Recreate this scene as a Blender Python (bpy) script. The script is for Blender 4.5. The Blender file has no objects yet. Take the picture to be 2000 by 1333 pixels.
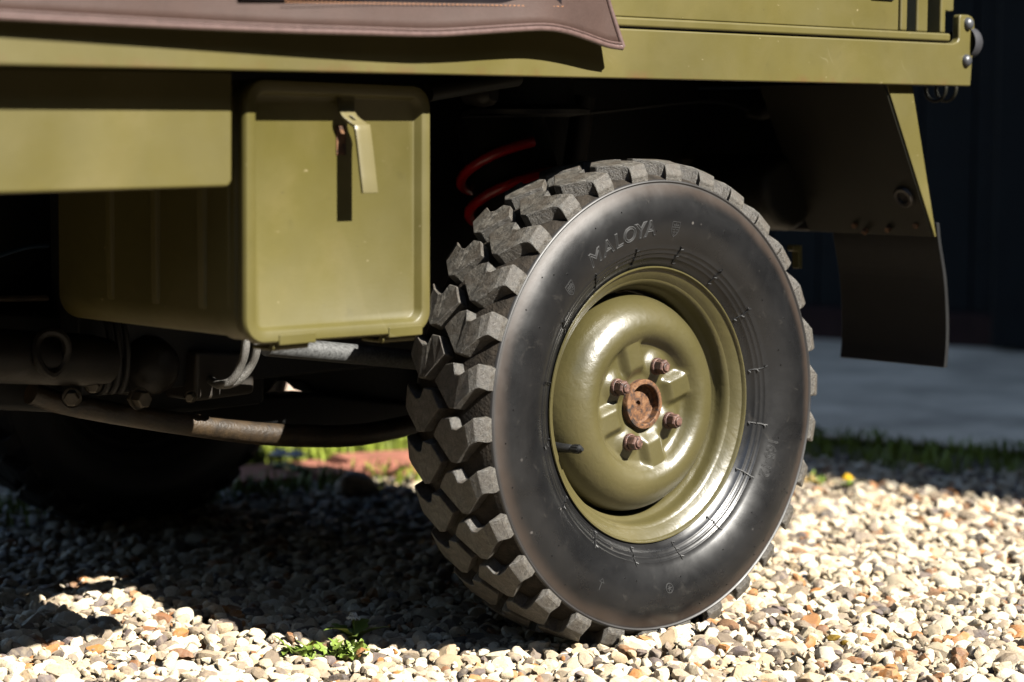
import bpy, bmesh, math, random
import numpy as np
from mathutils import Vector, Matrix

S = bpy.context.scene
COL = S.collection
R = math.radians

# ------------------------------------------------------------------ camera
H0 = 0.284                                   # height of the rear wheel centre above the gravel
FW = Vector((0.69490, 0.71183, -0.10161)).normalized()
RT = Vector((0.71563, -0.69848, 0.00195))
RT = (RT - FW * RT.dot(FW)).normalized()
UP = RT.cross(FW)
CAM = Vector((-1.93664, -1.74106, 0.343165))  # relative to the wheel centre
FPX = 4217.2

cam_d = bpy.data.cameras.new('camera')
cam = bpy.data.objects.new('camera', cam_d)
COL.objects.link(cam)
S.camera = cam
cam.matrix_world = Matrix(((RT.x, UP.x, -FW.x, CAM.x),
                           (RT.y, UP.y, -FW.y, CAM.y),
                           (RT.z, UP.z, -FW.z, CAM.z + H0),
                           (0, 0, 0, 1)))
cam_d.sensor_width = 36
cam_d.lens = FPX / 2000 * 36
cam_d.clip_start = 0.05
cam_d.clip_end = 400
cam_d.dof.use_dof = True
cam_d.dof.focus_distance = 2.57
cam_d.dof.aperture_fstop = 3.4
cam_d.dof.aperture_blades = 9

# ------------------------------------------------------------------ light
SUN_TRAVEL = Vector((-0.128, 1.0, -0.833)).normalized()
to_sun = -SUN_TRAVEL
elev = math.asin(to_sun.z)
W = bpy.data.worlds.new('World')
S.world = W
W.use_nodes = True
nt = W.node_tree
bg = nt.nodes['Background']
sky = nt.nodes.new('ShaderNodeTexSky')
sky.sky_type = 'NISHITA'
sky.sun_disc = False
sky.sun_elevation = elev
sky.sun_rotation = math.atan2(to_sun.x, to_sun.y)
sky.air_density = 1.0
sky.dust_density = 0.3
nt.links.new(sky.outputs[0], bg.inputs[0])
bg.inputs[1].default_value = 0.05
sun_d = bpy.data.lights.new('sun', 'SUN')
sun_d.energy = 5.0
sun_d.angle = R(0.53)
sun_d.color = (1.0, 0.955, 0.875)
sun = bpy.data.objects.new('sun', sun_d)
COL.objects.link(sun)
sun.rotation_euler = SUN_TRAVEL.to_track_quat('-Z', 'Y').to_euler()
sun.location = (0, -4, 6)
S.view_settings.view_transform = 'Standard'
S.view_settings.look = 'None'
S.view_settings.gamma = 1
S.view_settings.use_curve_mapping = False
S.view_settings.exposure = 2.2
try:
    S.cycles.diffuse_bounces = 1
    S.cycles.glossy_bounces = 3
    S.cycles.max_bounces = 5
except Exception:
    pass


# ------------------------------------------------------------------ helpers
def at(px, py, Y=None, X=None, Z=None):
    """photo pixel -> point (relative to the wheel centre) on a plane of constant Y, X or Z"""
    d = FW + RT * ((px - 1000) / FPX) - UP * ((py - 666.5) / FPX)
    if Y is not None:
        t = (Y - CAM.y) / d.y
    elif X is not None:
        t = (X - CAM.x) / d.x
    else:
        t = (Z - CAM.z) / d.z
    return CAM + d * t


def link(o, parent=None):
    COL.objects.link(o)
    if parent is not None:
        o.parent = parent
    return o


def mesh_obj(name, bm, mat, parent=None, smooth=True, bevel=0, segs=2, loc=None, normals=True):
    if normals:
        bmesh.ops.recalc_face_normals(bm, faces=bm.faces[:])
    me = bpy.data.meshes.new(name)
    for f in bm.faces:
        f.smooth = smooth
    bm.to_mesh(me)
    bm.free()
    if smooth and not bevel:
        me.set_sharp_from_angle(angle=R(38))
    me.materials.append(mat)
    o = bpy.data.objects.new(name, me)
    link(o, parent)
    if loc is not None:
        o.location = loc
    if bevel:
        m = o.modifiers.new('bevel', 'BEVEL')
        m.width = bevel
        m.segments = segs
        m.limit_method = 'ANGLE'
        m.angle_limit = R(35)
        m.harden_normals = True
    return o


def tag(o, label, cat, group=None):
    o['label'] = label
    o['category'] = cat
    if group:
        o['group'] = group
    return o


def kind(o, k):
    o['kind'] = k
    return o


def empty(name, loc=(0, 0, 0), parent=None):
    o = bpy.data.objects.new(name, None)
    o.empty_display_size = 0.1
    link(o, parent)
    o.location = loc
    return o


def box(bm, x0, x1, y0, y1, z0, z1):
    vs = [bm.verts.new((x, y, z)) for x in (x0, x1) for y in (y0, y1) for z in (z0, z1)]
    for f in ((0, 1, 3, 2), (4, 6, 7, 5), (0, 4, 5, 1), (2, 3, 7, 6), (0, 2, 6, 4), (1, 5, 7, 3)):
        bm.faces.new([vs[i] for i in f])
    return vs


def prism(bm, pts, vec):
    """closed prism from an outline and an extrusion vector"""
    vec = Vector(vec)
    a = [bm.verts.new(Vector(p)) for p in pts]
    b = [bm.verts.new(Vector(p) + vec) for p in pts]
    n = len(pts)
    bm.faces.new(a)
    bm.faces.new(b[::-1])
    for i in range(n):
        bm.faces.new((a[i], b[i], b[(i + 1) % n], a[(i + 1) % n]))


def tube(bm, pts, rad, seg=12, caps=True, flat=1.0):
    pts = [Vector(p) for p in pts]
    n = len(pts)
    if not hasattr(rad, '__len__'):
        rad = [rad] * n
    prev = None
    rings = []
    for i, p in enumerate(pts):
        t = (pts[min(i + 1, n - 1)] - pts[max(i - 1, 0)]).normalized()
        if prev is None:
            u = t.orthogonal().normalized()
        else:
            u = (prev - t * prev.dot(t)).normalized()
        prev = u
        v = t.cross(u)
        rings.append([bm.verts.new(p + (u * math.cos(a) + v * math.sin(a) * flat) * rad[i])
                      for a in (2 * math.pi * k / seg for k in range(seg))])
    for i in range(n - 1):
        for k in range(seg):
            bm.faces.new((rings[i][k], rings[i][(k + 1) % seg], rings[i + 1][(k + 1) % seg], rings[i + 1][k]))
    if caps:
        bm.faces.new(rings[0][::-1])
        bm.faces.new(rings[-1])


def spline(pts, k=8):
    """Catmull-Rom through the points"""
    pts = [Vector(p) for p in pts]
    q = [pts[0] * 2 - pts[1]] + pts + [pts[-1] * 2 - pts[-2]]
    out = []
    for i in range(1, len(q) - 2):
        for j in range(k):
            t = j / k
            a, b, c, d = q[i - 1], q[i], q[i + 1], q[i + 2]
            out.append(0.5 * ((2 * b) + (c - a) * t + (2 * a - 5 * b + 4 * c - d) * t * t + (3 * b - a - 3 * c + d) * t ** 3))
    out.append(pts[-1])
    return out


def lathe(bm, prof, seg, M=None, wfun=None, a0=0.0):
    """profile of (r, w) round the local Y axis; w runs along +Y"""
    rings = []
    for r, w in prof:
        if r < 1e-6:
            v = bm.verts.new((0, w, 0))
            rings.append([v])
            continue
        ring = []
        for k in range(seg):
            a = a0 + 2 * math.pi * k / seg
            ww = w if wfun is None else wfun(r, a, w)
            ring.append(bm.verts.new((r * math.cos(a), ww, r * math.sin(a))))
        rings.append(ring)
    for A, B in zip(rings[:-1], rings[1:]):
        for k in range(seg):
            k2 = (k + 1) % seg
            if len(A) == 1 and len(B) == 1:
                continue
            if len(A) == 1:
                bm.faces.new((A[0], B[k2], B[k]))
            elif len(B) == 1:
                bm.faces.new((A[k], A[k2], B[0]))
            else:
                bm.faces.new((A[k], A[k2], B[k2], B[k]))
    if M is not None:
        bmesh.ops.transform(bm, matrix=M, verts=[v for ring in rings for v in ring])
    return rings


def along(p, d):
    """matrix that turns local -Y (outwards) to direction d and moves to p"""
    d = Vector(d).normalized()
    q = Vector((0, -1, 0)).rotation_difference(d)
    return Matrix.Translation(Vector(p)) @ q.to_matrix().to_4x4()


# ------------------------------------------------------------------ materials
class Mat:
    def __init__(self, name, rough=0.5, spec=0.5, metal=0.0):
        self.m = bpy.data.materials.new(name)
        self.m.use_nodes = True
        self.t = self.m.node_tree
        self.b = self.t.nodes['Principled BSDF']
        self.b.inputs['Roughness'].default_value = rough
        self.b.inputs['Specular IOR Level'].default_value = spec
        self.b.inputs['Metallic'].default_value = metal
        self.tc = self.t.nodes.new('ShaderNodeTexCoord')
        self.bump_in = None

    def n(self, typ, **kw):
        x = self.t.nodes.new(typ)
        for k, v in kw.items():
            setattr(x, k, v)
        return x

    def l(self, a, b):
        self.t.links.new(a, b)

    def noise(self, scale, detail=4, rough=0.55, coord='Object', stretch=None, dist=0.0):
        x = self.n('ShaderNodeTexNoise')
        x.inputs['Scale'].default_value = scale
        x.inputs['Detail'].default_value = detail
        x.inputs['Roughness'].default_value = rough
        x.inputs['Distortion'].default_value = dist
        src = self.tc.outputs[coord]
        if stretch:
            mp = self.n('ShaderNodeMapping')
            mp.inputs['Scale'].default_value = stretch
            self.l(src, mp.inputs[0])
            src = mp.outputs[0]
        self.l(src, x.inputs['Vector'])
        return x.outputs['Fac']

    def ramp(self, fac, stops, interp='LINEAR'):
        x = self.n('ShaderNodeValToRGB')
        x.color_ramp.interpolation = interp
        e = x.color_ramp.elements
        while len(e) < len(stops):
            e.new(0.5)
        for i, (p, c) in enumerate(stops):
            e[i].position = p
            e[i].color = (c, c, c, 1) if not hasattr(c, '__len__') else (*c, 1)
        self.l(fac, x.inputs[0])
        return x.outputs[0]

    def mix(self, fac, a, b, blend='MIX'):
        x = self.n('ShaderNodeMix', data_type='RGBA', blend_type=blend)
        for sock, v in ((x.inputs[0], fac), (x.inputs[6], a), (x.inputs[7], b)):
            if hasattr(v, 'is_linked') or isinstance(v, bpy.types.NodeSocket):
                self.l(v, sock)
            elif hasattr(v, '__len__'):
                sock.default_value = (*v, 1)
            else:
                sock.default_value = v
        return x.outputs[2]

    def math(self, op, a, b=0.0):
        x = self.n('ShaderNodeMath', operation=op)
        for i, v in enumerate((a, b)):
            if isinstance(v, bpy.types.NodeSocket):
                self.l(v, x.inputs[i])
            else:
                x.inputs[i].default_value = v
        return x.outputs[0]

    def color(self, c):
        if isinstance(c, bpy.types.NodeSocket):
            self.l(c, self.b.inputs['Base Color'])
        else:
            self.b.inputs['Base Color'].default_value = (*c, 1)
        return self

    def roughness(self, c):
        self.l(c, self.b.inputs['Roughness'])
        return self

    def bump(self, h, strength=0.3, dist=0.001):
        x = self.n('ShaderNodeBump')
        x.inputs['Strength'].default_value = strength
        x.inputs['Distance'].default_value = dist
        self.l(h, x.inputs['Height'])
        if self.bump_in is not None:
            self.l(self.bump_in, x.inputs['Normal'])
        self.bump_in = x.outputs[0]
        self.l(self.bump_in, self.b.inputs['Normal'])
        return self

    def sep(self, coord='Object'):
        x = self.n('ShaderNodeSeparateXYZ')
        self.l(self.tc.outputs[coord], x.inputs[0])
        return x.outputs


def paint(name, base, rough=0.42, dust=0.25, chips=True, rust=False, lump=0.0, spec=0.5):
    m = Mat(name, rough, spec)
    chip = 0.6
    d = tuple(c * 0.80 for c in base)
    l = tuple(c * 1.12 for c in base)
    c = m.ramp(m.noise(3.5, 5, 0.6), [(0.3, d), (0.7, l)])
    if dust:
        f = m.ramp(m.noise(7, 6, 0.65, dist=0.6), [(0.48, 0.0), (0.75, dust)])
        c = m.mix(f, c, (0.100, 0.078, 0.032))
        f2 = m.ramp(m.noise(26, 3, 0.6), [(0.66, 0.0), (0.72, 0.35)])
        c = m.mix(f2, c, tuple(x * 0.72 for x in base))
    if chips:
        f = m.ramp(m.noise(85, 3, 0.6, stretch=(1, 1, 1.4)), [(0.715, 0.0), (0.74, 0.7)])
        c = m.mix(f, c, (0.15, 0.125, 0.07))
    # thin curved scratches and grime specks
    vo = m.n('ShaderNodeTexVoronoi', feature='DISTANCE_TO_EDGE')
    vo.inputs['Scale'].default_value = 9
    mp = m.n('ShaderNodeMapping')
    mp.inputs['Scale'].default_value = (1, 1, 1.6)
    wv = m.n('ShaderNodeVectorMath', operation='ADD')
    nz = m.n('ShaderNodeTexNoise')
    nz.inputs['Scale'].default_value = 6
    m.l(m.tc.outputs['Object'], nz.inputs['Vector'])
    sc_ = m.n('ShaderNodeVectorMath', operation='SCALE')
    sc_.inputs['Scale'].default_value = 0.35
    m.l(nz.outputs['Color'], sc_.inputs[0])
    m.l(m.tc.outputs['Object'], wv.inputs[0])
    m.l(sc_.outputs[0], wv.inputs[1])
    m.l(wv.outputs[0], mp.inputs[0])
    m.l(mp.outputs[0], vo.inputs['Vector'])
    scr = m.math('MULTIPLY', m.ramp(vo.outputs['Distance'], [(0.0, 1.0), (0.002, 1.0), (0.0045, 0.0)]), m.ramp(m.noise(13, 3, 0.6), [(0.62, 0.0), (0.67, 0.3)]))
    c = m.mix(scr, c, (0.125, 0.11, 0.062))
    grime = m.ramp(m.noise(150, 4, 0.7), [(0.66, 0.0), (0.74, 0.5)])
    c = m.mix(grime, c, (0.022, 0.017, 0.008))
    if rust:
        z = m.sep()[2]
        n = m.noise(16, 5, 0.7, stretch=(1, 1, 0.6))
        zz = m.ramp(z, [(0.389, 1.0), (0.402, 0.0)])
        f = m.math('MULTIPLY', zz, m.ramp(n, [(0.5, 0.0), (0.68, 0.75)]))
        c = m.mix(f, c, (0.06, 0.026, 0.008))
    m.color(c)
    m.roughness(m.ramp(m.noise(9, 4), [(0.3, rough - 0.06), (0.7, rough + 0.1)]))
    m.bump(m.noise(6, 2), 0.25, 0.004)
    m.bump(m.noise(260, 2), 0.10, 0.0006)
    if lump:
        m.bump(m.noise(75, 4, 0.55, dist=0.4), lump, 0.0016)
    return m.m


OLIVE = (0.0530, 0.0442, 0.0100)
M_paint = paint('olive_paint', OLIVE, 0.48, dust=0.18, spec=0.38)
M_rail = paint('olive_rail_paint', OLIVE, 0.48, dust=0.18, rust=True, spec=0.38)
M_locker = paint('olive_locker_paint', (0.0495, 0.0418, 0.0092), 0.47, dust=0.25, spec=0.33)
M_rim = paint('olive_rim_paint', (0.041, 0.0350, 0.0122), 0.34, dust=0.15, chips=False, lump=0.4, spec=0.6)
M_handle = paint('olive_handle_paint', (0.074, 0.064, 0.030), 0.35, dust=0.2, chips=False)


def simple(name, c, rough=0.5, var=0.3, scale=20, spec=0.5, metal=0.0, bump=0.2, bscale=120, bdist=0.001):
    c = tuple(x * 0.74 for x in c)
    m = Mat(name, rough, spec, metal)
    m.color(m.ramp(m.noise(scale, 5, 0.6), [(0.3, tuple(x * (1 - var) for x in c)), (0.7, tuple(x * (1 + var) for x in c))]))
    if bump:
        m.bump(m.noise(bscale, 4), bump, bdist)
    return m.m


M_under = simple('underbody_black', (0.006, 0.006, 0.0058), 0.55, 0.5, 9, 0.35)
M_olive_shade = simple('olive_shade', (0.0085, 0.008, 0.0042), 0.6, 0.4, 9, 0.2)  # olive paint darkened, with the shade under the body put into the colour
M_iron = simple('dirty_iron', (0.014, 0.0103, 0.0064), 0.55, 0.6, 25, 0.5, bump=0.4)
M_zinc = simple('zinc_bolt', (0.085, 0.072, 0.052), 0.4, 0.4, 60, 0.5, 0.4)
M_steel = simple('grey_rivet_steel', (0.045, 0.047, 0.052), 0.4, 0.3, 60, 0.5, 0.2, bump=0.1)
M_rubber = simple('black_rubber', (0.006, 0.0063, 0.0066), 0.55, 0.3, 25, 0.3)
M_hair = simple('rubber_hair_black', (0.004, 0.004, 0.004), 0.5, 0.1, 25, 0.3, bump=0)
M_red = simple('red_spring_paint', (0.46, 0.008, 0.014), 0.3, 0.2, 30, 0.6, bump=0.05)
M_cable = simple('blue_cable', (0.01, 0.03, 0.06), 0.4, 0.2, 30)
M_braid = simple('braided_steel_hose', (0.105, 0.10, 0.09), 0.5, 0.5, 500, 0.5, 0.2, bump=0.9, bscale=650, bdist=0.002)
M_tan = simple('sunlit_steel_tan', (0.05, 0.032, 0.017), 0.6, 0.4, 50)  # tan tone carries the sunlight on the frame edge


def rust_mat():
    m = Mat('rust', 0.72, 0.35)
    c = m.ramp(m.noise(130, 6, 0.7, dist=0.5), [(0.34, (0.006, 0.005, 0.0045)), (0.44, (0.034, 0.0145, 0.006)), (0.55, (0.085, 0.036, 0.0115)), (0.70, (0.115, 0.066, 0.034))])
    m.color(c)
    m.bump(m.noise(420, 4), 0.5, 0.0008)
    return m.m


M_rust = rust_mat()


def nut_mat():
    m = Mat('rusty_nut', 0.6, 0.5)
    c = m.ramp(m.noise(220, 6, 0.7), [(0.36, (0.009, 0.004, 0.003)), (0.5, (0.045, 0.018, 0.011)), (0.64, (0.095, 0.050, 0.034))])
    m.color(c)
    m.bump(m.noise(600, 3), 0.4, 0.0006)
    return m.m


M_nut = nut_mat()


def tyre_mat():
    m = Mat('tyre_sidewall_rubber', 0.27, 0.55)
    x, y, z = m.sep()
    r = m.math('SQRT', m.math('ADD', m.math('MULTIPLY', x, x), m.math('MULTIPLY', z, z)))
    big = m.noise(9, 6, 0.65, dist=0.8)
    c = m.ramp(big, [(0.3, (0.0026, 0.0027, 0.0030)), (0.7, (0.0072, 0.0071, 0.0073))])
    # brown dust worn into the band beside the rib
    wob = m.math('ADD', r, m.math('MULTIPLY', m.math('SUBTRACT', m.noise(14, 5, 0.6), 0.5), 0.016))
    band = m.math('MULTIPLY', m.ramp(wob, [(0.0, 0.0), (0.252, 0.0), (0.264, 0.5), (0.29, 0.6)]), m.ramp(r, [(0.2676, 1.0), (0.2692, 0.12)]))
    c = m.mix(band, c, (0.034, 0.0225, 0.0155))
    # dried splashes and scuffs
    sp = m.ramp(m.noise(38, 7, 0.72, dist=1.2), [(0.60, 0.0), (0.72, 0.3)])
    c = m.mix(sp, c, (0.036, 0.033, 0.029))
    dots = m.n('ShaderNodeTexVoronoi')
    dots.inputs['Scale'].default_value = 34
    m.l(m.tc.outputs['Object'], dots.inputs['Vector'])
    dd = m.ramp(dots.outputs['Distance'], [(0.045, 0.7), (0.075, 0.0)])
    keep = m.ramp(m.noise(11, 2), [(0.55, 0.0), (0.6, 1.0)])
    c = m.mix(m.math('MULTIPLY', dd, keep), c, (0.07, 0.065, 0.06))
    m.color(c)
    rr = m.ramp(m.noise(16, 6, 0.65, dist=0.5), [(0.32, 0.24), (0.68, 0.35)])
    m.roughness(m.math('ADD', m.math('ADD', rr, m.math('MULTIPLY', band, 0.22)), m.ramp(r, [(0.2672, 0.0), (0.2690, 0.22)])))
    m.bump(m.noise(55, 3), 0.12, 0.001)
    m.bump(m.noise(700, 2), 0.06, 0.0005)
    return m.m


def tread_mat():
    m = Mat('tyre_tread_rubber', 0.5, 0.5)
    oi = m.n('ShaderNodeObjectInfo')
    g = m.n('ShaderNodeNewGeometry')
    n1 = m.noise(105, 8, 0.78, dist=0.9)
    c = m.ramp(n1, [(0.36, (0.007, 0.0065, 0.006)), (0.45, (0.030, 0.0275, 0.023)), (0.55, (0.074, 0.068, 0.057)), (0.68, (0.125, 0.116, 0.100))])
    brown = m.ramp(m.noise(30, 5, 0.65), [(0.46, 0.0), (0.62, 0.6)])
    c = m.mix(brown, c, (0.030, 0.021, 0.0125))
    spk = m.ramp(m.noise(380, 4, 0.65), [(0.62, 0.0), (0.70, 0.7)])
    c = m.mix(spk, c, (0.13, 0.118, 0.098))
    crack = m.ramp(m.noise(240, 4, 0.7, stretch=(1, 1, 0.5)), [(0.34, 0.8), (0.42, 0.0)])
    c = m.mix(crack, c, (0.007, 0.006, 0.0055))
    # polished edges pale with wear
    m.b.inputs['Diffuse Roughness'].default_value = 1.0
    m.color(m.mix(0.16, c, m.ramp(oi.outputs['Random'], [(0, (0.022, 0.021, 0.019)), (1, (0.048, 0.045, 0.039))])))
    m.bump(m.noise(130, 8, 0.75), 0.9, 0.0024)
    m.bump(m.noise(520, 3, 0.7), 0.5, 0.0008)
    return m.m


M_groove = simple('tyre_groove_dirt', (0.020, 0.0155, 0.011), 0.8, 0.6, 90, 0.2, bump=0.7, bscale=300, bdist=0.002)
M_letter = simple('moulded_rubber', (0.027, 0.027, 0.027), 0.7, 0.2, 60, 0.15, bump=0)
M_tyre = tyre_mat()
M_tread = tread_mat()


def canvas_mat():
    m = Mat('brown_vinyl_canvas', 0.52, 0.22)
    c = m.ramp(m.noise(10, 6, 0.65), [(0.3, (0.0200, 0.0108, 0.0082)), (0.7, (0.033, 0.0185, 0.0145))])
    g = m.ramp(m.noise(700, 3, 0.7), [(0.42, 0.0), (0.66, 0.5)])
    m.color(m.mix(g, c, (0.046, 0.029, 0.024)))
    m.bump(m.noise(1100, 2), 0.35, 0.0006)
    m.bump(m.noise(14, 2), 0.25, 0.004)
    return m.m


M_canvas = canvas_mat()
M_piping = simple('pale_brown_piping', (0.085, 0.054, 0.048), 0.3, 0.25, 180, 0.6)
M_thread = simple('orange_thread', (0.25, 0.10, 0.03), 0.7, 0.2, 90)
M_window = simple('dark_vinyl_window', (0.012, 0.010, 0.011), 0.12, 0.2, 20, 0.6, bump=0)


def pebble_mat(name, src):
    m = Mat(name, 0.62, 0.35)
    m.b.inputs['Diffuse Roughness'].default_value = 0.8
    if src == 'attr':
        a = m.n('ShaderNodeAttribute', attribute_name='tint')
        f = a.outputs['Fac']
    else:
        a = m.n('ShaderNodeObjectInfo')
        f = a.outputs['Random']
    stops = [(0.0, (0.345, 0.288, 0.20)), (0.14, (0.43, 0.375, 0.28)), (0.30, (0.25, 0.20, 0.14)),
             (0.38, (0.38, 0.32, 0.225)), (0.50, (0.17, 0.132, 0.092)), (0.57, (0.30, 0.225, 0.14)),
             (0.65, (0.125, 0.096, 0.072)), (0.72, (0.24, 0.100, 0.028)), (0.765, (0.090, 0.070, 0.064)),
             (0.81, (0.13, 0.058, 0.024)), (0.85, (0.48, 0.43, 0.335)), (0.955, (0.055, 0.044, 0.038))]
    base = m.ramp(f, stops, 'CONSTANT')
    patch = m.ramp(m.noise(70, 5, 0.65, dist=0.6), [(0.45, 0.0), (0.68, 0.5)])
    c = m.mix(patch, base, (0.30, 0.24, 0.155))
    dark = m.ramp(m.noise(210, 6, 0.75, dist=0.5), [(0.54, 0.0), (0.68, 0.75)])
    c = m.mix(dark, c, (0.058, 0.036, 0.019))
    m.color(c)
    m.bump(m.noise(170, 7, 0.7), 0.8, 0.0024)
    return m.m


M_pebble = pebble_mat('gravel_pebble_attribute', 'attr')
M_pebble_obj = pebble_mat('gravel_pebble_object', 'obj')
M_soil = simple('gravel_soil', (0.12, 0.095, 0.065), 0.85, 0.4, 60, 0.2, bump=0.6, bscale=200, bdist=0.004)
M_concrete = simple('concrete', (0.68, 0.55, 0.40), 0.8, 0.35, 4, 0.2, bump=0.3, bscale=60)
M_grass = simple('grass_blades', (0.15, 0.185, 0.02), 0.55, 0.45, 6, 0.3, bump=0)
M_leaf = simple('weed_leaf', (0.13, 0.185, 0.028), 0.5, 0.35, 60, 0.4, bump=0.2)
M_straw = simple('yellow_leaf', (0.22, 0.14, 0.03), 0.6, 0.3, 60, 0.3)
M_yellow = simple('yellow_petal', (0.55, 0.33, 0.01), 0.5, 0.2, 60, 0.3, bump=0)
M_white = simple('white_petal', (0.5, 0.5, 0.47), 0.5, 0.1, 60, 0.3, bump=0)
M_brick = simple('red_brick', (0.22, 0.085, 0.055), 0.85, 0.35, 30, 0.2, bump=0.5)
M_stone = simple('pale_stone', (0.36, 0.28, 0.22), 0.8, 0.15, 25, 0.2)
M_board = simple('black_blue_board_paint', (0.006, 0.0075, 0.0085), 0.6, 0.3, 10, 0.15, bump=0.2)
M_moss = simple('ochre_moss', (0.12, 0.075, 0.012), 0.9, 0.4, 150, 0.1, bump=0.8, bscale=300, bdist=0.003)

# ------------------------------------------------------------------ ground
rng = np.random.default_rng(11)
random.seed(5)

bm = bmesh.new()
n = 60
g = bmesh.ops.create_grid(bm, x_segments=n, y_segments=n, size=1.0)
for v in bm.verts:
    v.co.x *= 60
    v.co.y *= 60
    v.co.z = -0.016
ground = kind(mesh_obj('gravel_ground', bm, M_soil, normals=False), 'structure')


def ico(sub):
    b = bmesh.new()
    bmesh.ops.create_icosphere(b, subdivisions=sub, radius=1)
    b.verts.ensure_lookup_table()
    v = np.array([x.co[:] for x in b.verts])
    f = np.array([[q.index for q in x.verts] for x in b.faces])
    b.free()
    return v, f


ICO = {s: ico(s) for s in (1, 2, 3)}


def pebble_shape(sub, r):
    """rounded, faceted flint: unit directions cut by random planes, then squashed"""
    v, f = ICO[sub]
    k = r.integers(5, 10)
    nrm = r.normal(size=(k, 3))
    nrm /= np.linalg.norm(nrm, axis=1)[:, None]
    d = r.uniform(0.42, 0.9, k)
    dots = v @ nrm.T
    t = np.where(dots > 0.05, d / np.maximum(dots, 0.05), 9.0)
    t = np.concatenate([t, np.ones((len(v), 1))], 1)
    p = 20.0
    rad = (np.sum(t ** -p, axis=1)) ** (-1 / p)
    q = v * rad[:, None]
    q = q * (1 + 0.07 * np.sin(v @ r.normal(size=3) * 4.1 + r.uniform(0, 6)) * np.sin(v @ r.normal(size=3) * 5.3))[:, None]
    q = q * np.array([1.0, r.uniform(0.58, 0.92), r.uniform(0.45, 0.78)])
    return q, f


NVAR = 40
SHAPES = {s: [pebble_shape(s, np.random.default_rng(100 + i)) for i in range(NVAR)] for s in (1, 2, 3)}

# scatter positions (world x, y) inside a widened view wedge
cx, cy = CAM.x, CAM.y
fx, fy = FW.x, FW.y
fl = math.hypot(fx, fy)
fx, fy = fx / fl, fy / fl
pos = []
step = 0.0142
for gx in np.arange(-2.2, 1.9, step):
    ys = np.arange(-1.9, 1.9, step)
    xs = np.full_like(ys, gx) + rng.uniform(-0.5, 0.5, ys.shape) * step
    ys = ys + rng.uniform(-0.5, 0.5, ys.shape) * step
    dx, dy = xs - cx, ys - cy
    dep = dx * fx + dy * fy
    lat = dx * fy - dy * fx
    ok = (dep > 2.15) & (dep < 4.35) & (np.abs(lat) < dep * 0.237 + 0.22)
    # stop at the grass on the right and behind the truck
    edge = xs - (1.218 - 0.30 * (ys - 0.48)) 
    ok &= edge < 0.13 + rng.uniform(-0.09, 0.05, xs.shape)
    ok &= ys < 1.30 - 0.30 * (xs - 0.36) + rng.uniform(-0.04, 0.03, xs.shape)
    pos.append(np.stack([xs[ok], ys[ok], dep[ok], lat[ok]], 1))
pos = np.concatenate(pos)
rng.shuffle(pos)
N = len(pos)
size = np.clip(rng.lognormal(math.log(0.0106), 0.42, N), 0.0048, 0.026)
zz = rng.uniform(-0.010, 0.001, N) - np.clip(size - 0.013, 0, 1) * 0.6
yaw = rng.uniform(0, 2 * np.pi, N)
tx = rng.normal(0, 0.38, N)
ty = rng.normal(0, 0.38, N)
zz += 0.015 * np.exp(-((pos[:, 1] + 0.055) / 0.04) ** 2) * np.exp(-((pos[:, 0] + 0.02) / 0.15) ** 2)
tint = rng.uniform(0, 1, N)
var = rng.integers(0, NVAR, N)


def rot(i):
    ca, sa = math.cos(yaw[i]), math.sin(yaw[i])
    cb, sb = math.cos(tx[i]), math.sin(tx[i])
    cc, sc = math.cos(ty[i]), math.sin(ty[i])
    Rz = np.array([[ca, -sa, 0], [sa, ca, 0], [0, 0, 1]])
    Rx = np.array([[1, 0, 0], [0, cb, -sb], [0, sb, cb]])
    Ry = np.array([[cc, 0, sc], [0, 1, 0], [-sc, 0, cc]])
    return Rz @ Rx @ Ry


# the ones that show largest: near, in frame, not under the wheel's shade mass
inframe = (np.abs(pos[:, 3]) < pos[:, 2] * 0.232) & (pos[:, 2] > 2.44)
score = size / pos[:, 2] * inframe
big = np.argsort(-score)[:300]
bigset = set(big.tolist())
pm = []
for s in range(NVAR):
    v, f = SHAPES[3][s]
    me = bpy.data.meshes.new('pebble')
    me.from_pydata(v.tolist(), [], f.tolist())
    me.polygons.foreach_set('use_smooth', [True] * len(f))
    me.set_sharp_from_angle(angle=R(27))
    me.materials.append(M_pebble_obj)
    pm.append(me)
for i in big:
    o = bpy.data.objects.new('pebble', pm[var[i]])
    m3 = rot(i) * size[i]
    M = Matrix.Identity(4)
    for a in range(3):
        for b in range(3):
            M[a][b] = m3[a, b]
    M[0][3], M[1][3], M[2][3] = pos[i, 0], pos[i, 1], zz[i]
    o.matrix_world = M
    o.parent = ground
    COL.objects.link(o)
V, F, T = [], [], []
off = 0
for i in range(N):
    if i in bigset:
        continue
    v, f = SHAPES[2 if pos[i, 2] < 3.5 else 1][var[i]]
    V.append((v * size[i]) @ rot(i).T + np.array([pos[i, 0], pos[i, 1], zz[i]]))
    F.append(f + off)
    T.append(np.full(len(v), tint[i]))
    off += len(v)
gi = rng.integers(0, N, 9000)                      # grit lodged between the stones
for i in gi:
    if pos[i, 2] > 3.3:
        continue
    v, f = SHAPES[1][var[i]]
    o2 = rng.uniform(-0.011, 0.011, 2)
    V.append((v * rng.uniform(0.0022, 0.0050)) @ rot(i) + np.array([pos[i, 0] + o2[0], pos[i, 1] + o2[1], rng.uniform(-0.010, 0.002)]))
    F.append(f + off)
    T.append(np.full(len(v), rng.uniform(0, 1)))
    off += len(v)
V = np.concatenate(V)
F = np.concatenate(F)
T = np.concatenate(T)


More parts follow.
